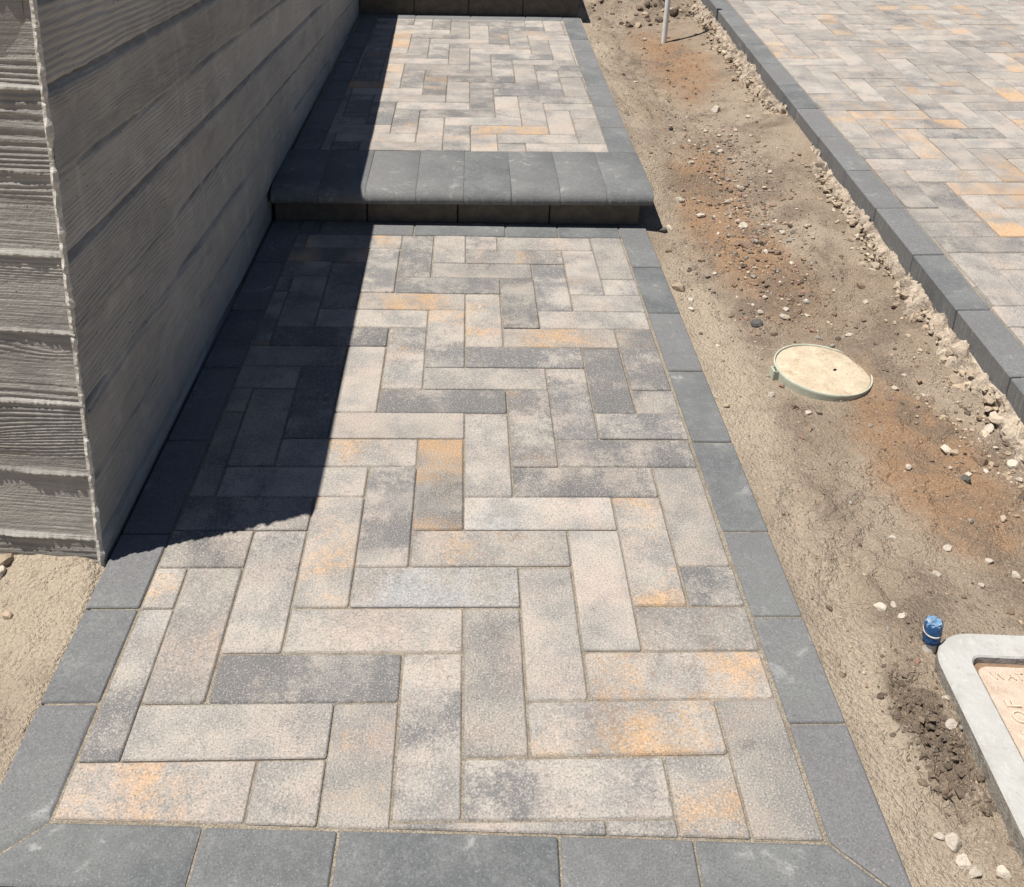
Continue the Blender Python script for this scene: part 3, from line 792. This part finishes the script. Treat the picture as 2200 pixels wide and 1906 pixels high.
# ------------------------------------------------------------------ stones and clods
_bm = bmesh.new(); bmesh.ops.create_icosphere(_bm, subdivisions=2, radius=1.0)
ICO2 = np.array([v.co[:] for v in _bm.verts]); ICO2F = np.array([[v.index for v in f.verts] for f in _bm.faces]); _bm.free()
_bm = bmesh.new(); bmesh.ops.create_icosphere(_bm, subdivisions=1, radius=1.0)
ICO1 = np.array([v.co[:] for v in _bm.verts]); ICO1F = np.array([[v.index for v in f.verts] for f in _bm.faces]); _bm.free()
_bm = bmesh.new(); bmesh.ops.create_icosphere(_bm, subdivisions=3, radius=1.0)
ICO3 = np.array([v.co[:] for v in _bm.verts]); ICO3F = np.array([[v.index for v in f.verts] for f in _bm.faces]); _bm.free()
def rock(r, base=None, flat=0.7, cuts=7, lump=0.0):
    B = (ICO2 if base is None else base).copy()
    B = B * (1 + lump * (rng.random((len(B), 1)) - 0.5))
    for _ in range(cuts):
        n = rng.normal(size=3); n /= np.linalg.norm(n); d = rng.uniform(0.55, 0.9)
        t = B @ n; B = B - np.where(t > d, t - d, 0)[:, None] * n
    s = np.array([rng.uniform(0.8, 1.25), rng.uniform(0.7, 1.05), flat * rng.uniform(0.8, 1.15)])
    B = B * s
    a = rng.uniform(0, 6.28); ca, sa = math.cos(a), math.sin(a)
    B = B @ np.array([[ca, sa, 0], [-sa, ca, 0], [0, 0, 1]])
    t = rng.uniform(-0.4, 0.4); B = B @ np.array([[1, 0, 0], [0, math.cos(t), math.sin(t)], [0, -math.sin(t), math.cos(t)]])
    return B * r
def tinted(name, V, F, cols):
    me = arrays_mesh(name, V, F, False)
    at = me.attributes.new('tint', 'FLOAT_COLOR', 'POINT')
    at.data.foreach_set('color', np.concatenate([cols, np.ones((len(cols), 1))], 1).astype(np.float32).ravel())
    return me
def scatter(name, pts, mat=M_CLOD):
    """pts: (x, y, r, colour, lump, sink)"""
    VV, FF, CC = [], [], []; n0 = 0
    gz = ground_z(np.array([p[0] for p in pts]), np.array([p[1] for p in pts]))
    for p, z in zip(pts, gz):
        (x, y, r, c, lump, sink) = p[:6]
        if len(p) > 6: z = p[6]
        small = r < 0.007
        B = rock(r, ICO1 if small else ICO2, 0.7, 5 if small else 7, lump)
        B = B + np.array([x, y, z + r * (0.45 - sink)])
        VV.append(B); FF.append((ICO1F if small else ICO2F) + n0); n0 += len(B)
        CC.append(np.tile(np.array(c) * rng.uniform(0.8, 1.15), (len(B), 1)))
    return tinted(name, np.concatenate(VV), np.concatenate(FF), np.concatenate(CC))
PALE = (0.50, 0.44, 0.365); TAN = (0.42, 0.33, 0.24); BRN = (0.24, 0.17, 0.12); GREY = (0.30, 0.28, 0.25); RED = (0.27, 0.17, 0.13); DKB = (0.13, 0.10, 0.075)
def pick(*cs): return cs[rng.integers(len(cs))]
pts = []
for _ in range(2000):       # gravelly middle of the planting strip
    y = rng.normal(2.2, 0.42); x = 0.95 + 0.02 * (y - 2) + rng.normal(0, 0.095)
    if not (0.66 < x < 1.2): continue
    r = min(0.0016 + rng.exponential(0.0023), 0.011)
    pts.append((x, y, r, pick(PALE, TAN, GREY, RED, BRN, DKB, (0.2, 0.17, 0.14)), 0.5, 0.2))
for _ in range(3600):       # grit of the soil itself
    y = rng.uniform(-0.2, 4.8) ** 1.0; x = rng.uniform(0.63, xc(y) - 0.04)
    pts.append((x, y, 0.0010 + rng.exponential(0.0011), pick(TAN, DKB, BRN, BRN, RED, (0.30, 0.23, 0.17)), 0.6, 0.15))
for _ in range(300):       # sparse crumbs everywhere on the strip
    y = rng.uniform(-0.2, 5.0); x = rng.uniform(0.64, xc(y) - 0.05)
    pts.append((x, y, 0.0014 + rng.exponential(0.0018), pick(PALE, TAN, GREY, BRN, RED), 0.3, 0.1))
for _ in range(260):       # near the lower right of the edging
    y = rng.normal(0.9, 0.2); x = xc(y) - 0.06 - abs(rng.normal(0, 0.06))
    pts.append((x, y, min(0.0018 + rng.exponential(0.0024), 0.009), pick(PALE, TAN, BRN, TAN, DKB), 0.5, 0.3))
for _ in range(120):       # left patch
    x = -0.84 - abs(rng.normal(0, 0.03)); y = rng.uniform(0.15, 0.53)
    pts.append((x, y, 0.003 + rng.exponential(0.004), pick(PALE, TAN, TAN), 0.4, 0.2))
g = link('gravel', scatter('gravel', pts), M_CLOD)
g['kind'] = 'stuff'; g['label'] = 'loose pale and brown gravel strewn over the planting strip'; g['category'] = 'gravel'
pts = []
for _ in range(230):       # broken clods beside the meter box
    t = rng.random(); x = 0.735 + rng.normal(0, 0.026) + 0.02 * (t - 0.5); y = 0.27 - 0.27 * t + rng.normal(0, 0.02)
    pts.append((x, y, min(0.002 + rng.exponential(0.003), 0.009), pick((0.20, 0.15, 0.11), (0.15, 0.115, 0.085), DKB), 1.0, 0.45))
for _ in range(800):       # broken chunks lying on the haunch
    y = rng.uniform(0.4, 5.2)
    if 2.52 < y < 3.0: continue
    d = abs(rng.normal(0, 0.026)) + 0.006
    r = min(0.003 + rng.exponential(0.0045), 0.017)
    pts.append((xc(y) - r * 0.8 - d, y, r, pick(TAN, TAN, (0.48, 0.40, 0.31), (0.36, 0.29, 0.22)), 0.9, 0.45, zd(1.3, y) - 0.068 - 0.75 * d))
for _ in range(420):       # crumbs along the haunch
    y = rng.uniform(0.6, 5.1); x = xc(y) - 0.03 - abs(rng.normal(0, 0.03))
    if 2.5 < y < 3.0: continue
    pts.append((x, y, min(0.002 + rng.exponential(0.003), 0.011), pick(TAN, TAN, (0.48, 0.40, 0.31), BRN), 0.8, 0.3))
for _ in range(260):       # rough dug bank at the far end
    x = rng.uniform(0.72, 1.33); y = rng.uniform(4.78, 5.5)
    pts.append((x, y, 0.004 + rng.exponential(0.008), pick(DKB, DKB, DKB, BRN, TAN), 0.7, 0.2))
for _ in range(700):       # medium clods in the strip
    y = rng.uniform(1.0, 4.7); x = 0.95 + rng.normal(0, 0.14)
    if not (0.67 < x < xc(y) - 0.06): continue
    if math.hypot(x - 0.915, y - 1.21) < 0.14: continue
    pts.append((x, y, min(0.0016 + rng.exponential(0.0026), 0.011), pick(BRN, RED, (0.2, 0.15, 0.11), DKB), 0.7, 0.3))
g = link('soil_clods', scatter('soil_clods', pts), M_CLOD)
g['kind'] = 'stuff'; g['label'] = 'crumbled brown soil clods along the strip and the edging'; g['category'] = 'soil clods'
STONES = [(0.8259, 1.0430, 0.0102, 'P'), (0.6752, 1.3496, 0.0080, 'P'), (0.9132, 1.5399, 0.0108, 'P'), (0.8281, 1.5737, 0.0070, 'P'), (0.9585, 1.9203, 0.0132, 'P'), (0.9371, 2.1166, 0.0176, 'P'), (0.8175, 1.4779, 0.0200, 'D'), (0.9080, 1.9545, 0.0241, 'B'), (0.6609, 1.6337, 0.0098, 'P'), (0.6467, 1.5646, 0.0106, 'P'), (0.7566, 2.3118, 0.0157, 'P'), (1.0896, 0.8817, 0.0138, 'P'), (1.1002, 0.8645, 0.0119, 'T'), (1.2188, 0.9459, 0.0171, 'P'), (1.2232, 0.9736, 0.0106, 'P'), (1.1435, 0.8303, 0.0164, 'B'), (1.2054, 0.8050, 0.0146, 'P'), (1.0841, 0.7706, 0.0142, 'D'), (0.6351, 1.6829, 0.0231, 'T'), (1.1481, 1.5546, 0.0100, 'P'), (1.1645, 1.6414, 0.0148, 'B'), (0.9847, 1.5781, 0.0088, 'P'), (1.0843, 1.6334, 0.0079, 'P'), (0.9036, 1.5131, 0.0107, 'P'), (1.2008, 0.8743, 0.0074, 'P'), (0.8143, 2.2217, 0.0154, 'P'), (0.8584, 2.2063, 0.0090, 'P'), (0.6933, 2.1441, 0.0125, 'P'), (0.6640, 2.1201, 0.0174, 'D'), (0.7617, 0.4125, 0.0112, 'P'), (0.7890, 0.4198, 0.0074, 'P'), (0.7928, 0.3881, 0.0084, 'P'), (0.8641, 0.6119, 0.0121, 'P'), (0.9632, 0.5788, 0.0104, 'P'), (1.0276, 0.5376, 0.0086, 'P'), (1.0578, 0.4966, 0.0097, 'P'), (0.9808, 0.4724, 0.0072, 'P'), (0.9090, 0.5071, 0.0077, 'P'), (1.0006, 0.4039, 0.0082, 'B'), (0.7746, 0.1486, 0.0124, 'P'), (0.7889, 0.2048, 0.0074, 'P'), (0.6931, -0.0372, 0.0144, 'P'), (0.6797, -0.0245, 0.0077, 'P'), (0.6987, -0.0642, 0.0124, 'P'), (0.7059, -0.0789, 0.0114, 'P'), (0.7445, -0.0827, 0.0125, 'P'), (1.0128, 2.8394, 0.0120, 'P'), (1.0928, 3.2410, 0.0263, 'P'), (0.9681, 2.6297, 0.0141, 'P'), (0.8257, 2.8878, 0.0148, 'K'), (0.9730, 4.4864, 0.0152, 'P'), (0.8013, 3.6603, 0.0109, 'P'), (0.9460, 3.1533, 0.0079, 'P'), (0.8568, 2.2840, 0.0121, 'B'), (0.9377, 2.1235, 0.0156, 'P'), (0.8165, 2.2193, 0.0127, 'P'), (0.7613, 2.3100, 0.0145, 'P'), (1.1310, 2.0430, 0.0109, 'P'), (1.0962, 2.9050, 0.0104, 'P'), (-0.8645, 0.5860, 0.0112, 'T'), (-0.8333, 0.5776, 0.0091, 'T'), (-0.8668, 0.5588, 0.0081, 'T'), (-0.8893, 0.5910, 0.0082, 'T'), (-0.7959, 0.4035, 0.0113, 'T')]
LAND = [('round valve box', 0.913, 1.212), ('meter box', 0.79, 0.20), ('foot of the dark step', 0.66, 2.20), ('white pipe', 1.066, 4.40), ('concrete wall end', -0.70, 0.53), ('driveway edging', 1.26, 0.85), ('gravel patch centre', 0.95, 2.45)]
ORD = ['nearest', 'second nearest', 'third nearest', 'fourth nearest', 'fifth nearest', 'sixth nearest', 'seventh nearest', 'eighth nearest', 'ninth nearest', 'tenth nearest',
       'eleventh nearest', 'twelfth nearest', 'thirteenth nearest', 'fourteenth nearest', 'fifteenth nearest', 'sixteenth nearest', 'seventeenth nearest', 'eighteenth nearest']
KIND = {'P': ('pale angular', PALE), 'T': ('tan crumbly', TAN), 'B': ('brown', BRN), 'D': ('dark grey', (0.10, 0.095, 0.09)), 'K': ('black', (0.015, 0.015, 0.015))}
zones = {}
for x, y, r, k in STONES:
    d = [math.hypot(x - a, y - b) for _, a, b in LAND]
    i = d.index(min(d)); zones.setdefault((k, i), []).append((d[i], x, y, r))
for (k, i), lst in sorted(zones.items()):
    lst.sort()
    for q, (d, x, y, r) in enumerate(lst):
        B = rock(r, ICO3, 0.72, 9, 0.10)
        cols = np.tile(np.array(KIND[k][1]) * rng.uniform(0.85, 1.12), (len(B), 1))
        o = link('stone', tinted('stone', B, ICO3F, cols), M_CLOD, None, (x, y, float(ground_z(x, y)) + r * 0.18))
        tag(o, '%s stone, %s of its kind to the %s' % (KIND[k][0], ORD[q], LAND[i][0]), 'stone', 'loose stones in the dirt')

# ------------------------------------------------------------------ round valve box
def lathe(prof, seg=48, close=False):
    V = []; F = []
    for r, z in prof:
        for k in range(seg):
            a = 2 * math.pi * k / seg; V.append((r * math.cos(a), r * math.sin(a), z))
    n = len(prof)
    for j in range(n - 1):
        for k in range(seg):
            k2 = (k + 1) % seg
            F.append((j * seg + k, j * seg + k2, (j + 1) * seg + k2, (j + 1) * seg + k))
    return V, F
vb = empty('valve_box', (0.913, 1.212, -0.011))
vb.rotation_euler = (math.radians(1.5), math.radians(2.5), math.radians(20))
tag(vb, 'round pale green irrigation valve box with sandy lid set in the soil', 'valve box')
V, F = lathe([(0.120, -0.06), (0.1235, 0.012), (0.1240, 0.018), (0.1230, 0.0192), (0.1203, 0.0192), (0.1196, 0.018), (0.1196, 0.004)], 64)
link('rim', mesh_of('rim', V, F, True), M_GREEN, vb)
V, F = lathe([(0.1184, -0.005), (0.1184, 0.0135), (0.1174, 0.0160), (0.1150, 0.0170), (0.060, 0.0175), (0.0001, 0.018)], 64)
link('lid', mesh_of('lid', V, F, True), M_LID, vb)
def boxm(name, parent, mat, size, loc, rz=0, bev=0.002):
    bm = bmesh.new(); bmesh.ops.create_cube(bm, size=1.0)
    for v in bm.verts: v.co = Vector((v.co.x * size[0], v.co.y * size[1], v.co.z * size[2]))
    bmesh.ops.bevel(bm, geom=list(bm.edges), offset=bev, segments=2, affect='EDGES')
    me = bpy.data.meshes.new(name); bm.to_mesh(me); bm.free()
    o = link(name, me, mat, parent, loc); o.rotation_euler = (0, 0, rz); return o
ea = math.radians(165)
for sgn, wd in ((1, 0.010),):
    # lug on the rim made of two cheeks and a back
    cx, cy_ = 0.128 * math.cos(ea), 0.128 * math.sin(ea)
    boxm('lug', vb, M_GREEN, (0.006, 0.030, 0.045), (0.1335 * math.cos(ea), 0.1335 * math.sin(ea), -0.003), ea)
    for s in (-1, 1):
        boxm('lug', vb, M_GREEN, (0.016, 0.005, 0.045), (cx - s * 0.0125 * math.sin(ea), cy_ + s * 0.0125 * math.cos(ea), -0.003), ea)
    boxm('lug_slot', vb, M_BLACK, (0.010, 0.018, 0.03), (0.126 * math.cos(ea), 0.126 * math.sin(ea), -0.002), ea, 0.001)
boxm('finger_hole', vb, M_BLACK, (0.012, 0.007, 0.002), (0.028, -0.012, 0.0180), 0.4, 0.0008)

# ------------------------------------------------------------------ concrete meter box with lettered lid
mb = empty('water_meter_box', (0.808, 0.299, -0.004))
mb.rotation_euler = (math.radians(-1.5), 0, math.radians(-3.5))
tag(mb, 'light concrete meter box frame with dusty pink lettered lid', 'meter box')
def rrect(x0, x1, y0, y1, r, seg=8):
    P = []
    for cx, cy, a0 in ((x1 - r, y1 - r, 0), (x0 + r, y1 - r, 90), (x0 + r, y0 + r, 180), (x1 - r, y0 + r, 270)):
        for k in range(seg + 1):
            a = math.radians(a0 + 90 * k / seg); P.append((cx + r * math.cos(a), cy + r * math.sin(a)))
    return P
BX0, BX1, BY0, BY1 = -0.006, 0.42, -0.62, 0.031
o1 = rrect(BX0 - 0.004, BX1 + 0.004, BY0 - 0.004, BY1 + 0.004, 0.080); o2 = rrect(BX0, BX1, BY0, BY1, 0.076); o3 = rrect(BX0 + 0.004, BX1 - 0.004, BY0 + 0.004, BY1 - 0.004, 0.072)
i1 = rrect(BX0 + 0.054, BX1 - 0.054, BY0 + 0.054, BY1 - 0.052, 0.022); i2 = rrect(BX0 + 0.0565, BX1 - 0.0565, BY0 + 0.0565, BY1 - 0.0545, 0.020)
rings = [(o1, -0.07), (o2, 0.016), (o3, 0.020), (i1, 0.020), (i2, 0.017), (i2, -0.02)]
V = []; F = []
for P, z in rings: V += [(x, y, z) for x, y in P]
n = len(o1)
for r in range(len(rings) - 1):
    for k in range(n):
        k2 = (k + 1) % n; F.append((r * n + k, r * n + k2, (r + 1) * n + k2, (r + 1) * n + k))
fr_ = link('frame', mesh_of('frame', V, F), M_CONC, mb)
fr_.data.materials.append(M_CONCR)
for p in fr_.data.polygons:
    if p.index < n: p.material_index = 1
dirt = [(x, y, 0.004) for x, y in rrect(BX0 + 0.053, BX1 - 0.053, BY0 + 0.053, BY1 - 0.051, 0.02)]
link('dirt_fill', mesh_of('dirt_fill', dirt, [tuple(range(len(dirt)))]), mat_plain('packed_dirt', (0.22, 0.14, 0.09), (0.30, 0.20, 0.13), 120, 0.97, 0.004, (0.45, 0.36, 0.27)), mb)
LX0, LX1, LY0, LY1 = BX0 + 0.0605, BX1 - 0.0605, BY0 + 0.0605, BY1 - 0.0700
l1 = rrect(LX0, LX1, LY0, LY1, 0.020); l2 = rrect(LX0 + 0.0015, LX1 - 0.0015, LY0 + 0.0015, LY1 - 0.0015, 0.019)
V = [(x, y, -0.01) for x, y in l1] + [(x, y, 0.0125) for x, y in l1] + [(x, y, 0.014) for x, y in l2]
F = [(r * n + k, r * n + (k + 1) % n, (r + 1) * n + (k + 1) % n, (r + 1) * n + k) for r in range(2) for k in range(n)] + [tuple(range(2 * n, 3 * n))]
lid = link('lid', mesh_of('lid', V, F), M_PINK, mb)
def letters(txt, size, loc, rz):
    cu = bpy.data.curves.new('lettering', 'FONT'); cu.body = txt; cu.size = size; cu.extrude = 0.0022; cu.bevel_depth = 0.0004; cu.offset = -0.0004
    cu.resolution_u = 4; cu.space_character = 1.15
    t = bpy.data.objects.new('lettering', cu); COL.objects.link(t)
    dg = bpy.context.evaluated_depsgraph_get()
    me = bpy.data.meshes.new_from_object(t.evaluated_get(dg))
    bpy.data.objects.remove(t); bpy.data.curves.remove(cu)
    me.materials.clear()
    o = link('lettering', me, M_LETTER, lid, loc); o.rotation_euler = (0, 0, rz)
letters('CITY OF', 0.034, (LX0 + 0.040, LY1 - 0.215, 0.0145), math.pi / 2)
letters('DEL', 0.034, (LX0 + 0.075, LY1 - 0.140, 0.0145), math.pi / 2)
letters('WATER', 0.022, (LX0 + 0.018, LY1 - 0.030, 0.0145), 0)

# ------------------------------------------------------------------ stub pipe wrapped in blue tape beside the meter box
bp = empty('stub_pipe', (0.809, 0.311, float(ground_z(0.799, 0.300)) - 0.004))
bp.rotation_euler = (math.radians(-3), math.radians(-2), 0)
tag(bp, 'short capped pipe stub wrapped in blue tape beside the meter box', 'pipe')
V, F = lathe([(0.0118, -0.03), (0.0118, 0.03)], 24); link('pipe', mesh_of('pipe', V, F, True), M_WHITE, bp)
V, F = lathe([(0.0124, 0.022), (0.0142, 0.024), (0.0148, 0.032), (0.0142, 0.040), (0.0150, 0.052), (0.0146, 0.062), (0.0128, 0.066)], 24)
for k, (x, y, z) in enumerate(V):
    s = 1 + 0.05 * math.sin(k * 2.3) + 0.04 * math.sin(k * 5.1); V[k] = (x * s, y * s, z + 0.0012 * math.sin(k * 1.7))
link('tape_wrap', mesh_of('tape_wrap', V, F, True), M_BLUE, bp)
V, F = lathe([(0.0140, 0.056), (0.0144, 0.0625), (0.0128, 0.0658), (0.0070, 0.0662), (0.0001, 0.0640)], 20)
for k, (x, y, z) in enumerate(V): V[k] = (x * (1 + 0.06 * math.sin(k * 3.1)), y, z + 0.0016 * math.sin(k * 2.2))
link('folded_top', mesh_of('folded_top', V, F), M_BLUEL, bp)
V, F = lathe([(0.0150, 0.0425), (0.0158, 0.0435), (0.0158, 0.0452), (0.0150, 0.0462)], 24)
for k, (x, y, z) in enumerate(V): V[k] = (x, y, z + 0.18 * y)
link('tie_string', mesh_of('tie_string', V, F, True), M_WHITE, bp)

# ------------------------------------------------------------------ white conduit
pz = float(ground_z(1.066, 4.40))
wp = empty('conduit_pipe', (1.066, 4.40, pz))
wp.rotation_euler = (math.radians(-1.0), math.radians(0.6), 0)
tag(wp, 'thin white plastic pipe standing upright in the dirt', 'pipe')
V, F = lathe([(0.0140, -0.08), (0.0140, 0.995), (0.0135, 0.998), (0.0115, 0.998), (0.0115, 0.9)], 24)
link('pipe', mesh_of('pipe', V, F, True), M_PVC, wp)
V, F = lathe([(0.0142, 0.0), (0.0165, 0.90), (0.0172, 0.902), (0.0172, 0.955), (0.0142, 0.957)], 24)
V, F = lathe([(0.0142, 0.930), (0.0170, 0.931), (0.0170, 1.000), (0.0120, 1.001)], 24)
link('socket', mesh_of('socket', V, F, True), M_PVC, wp)
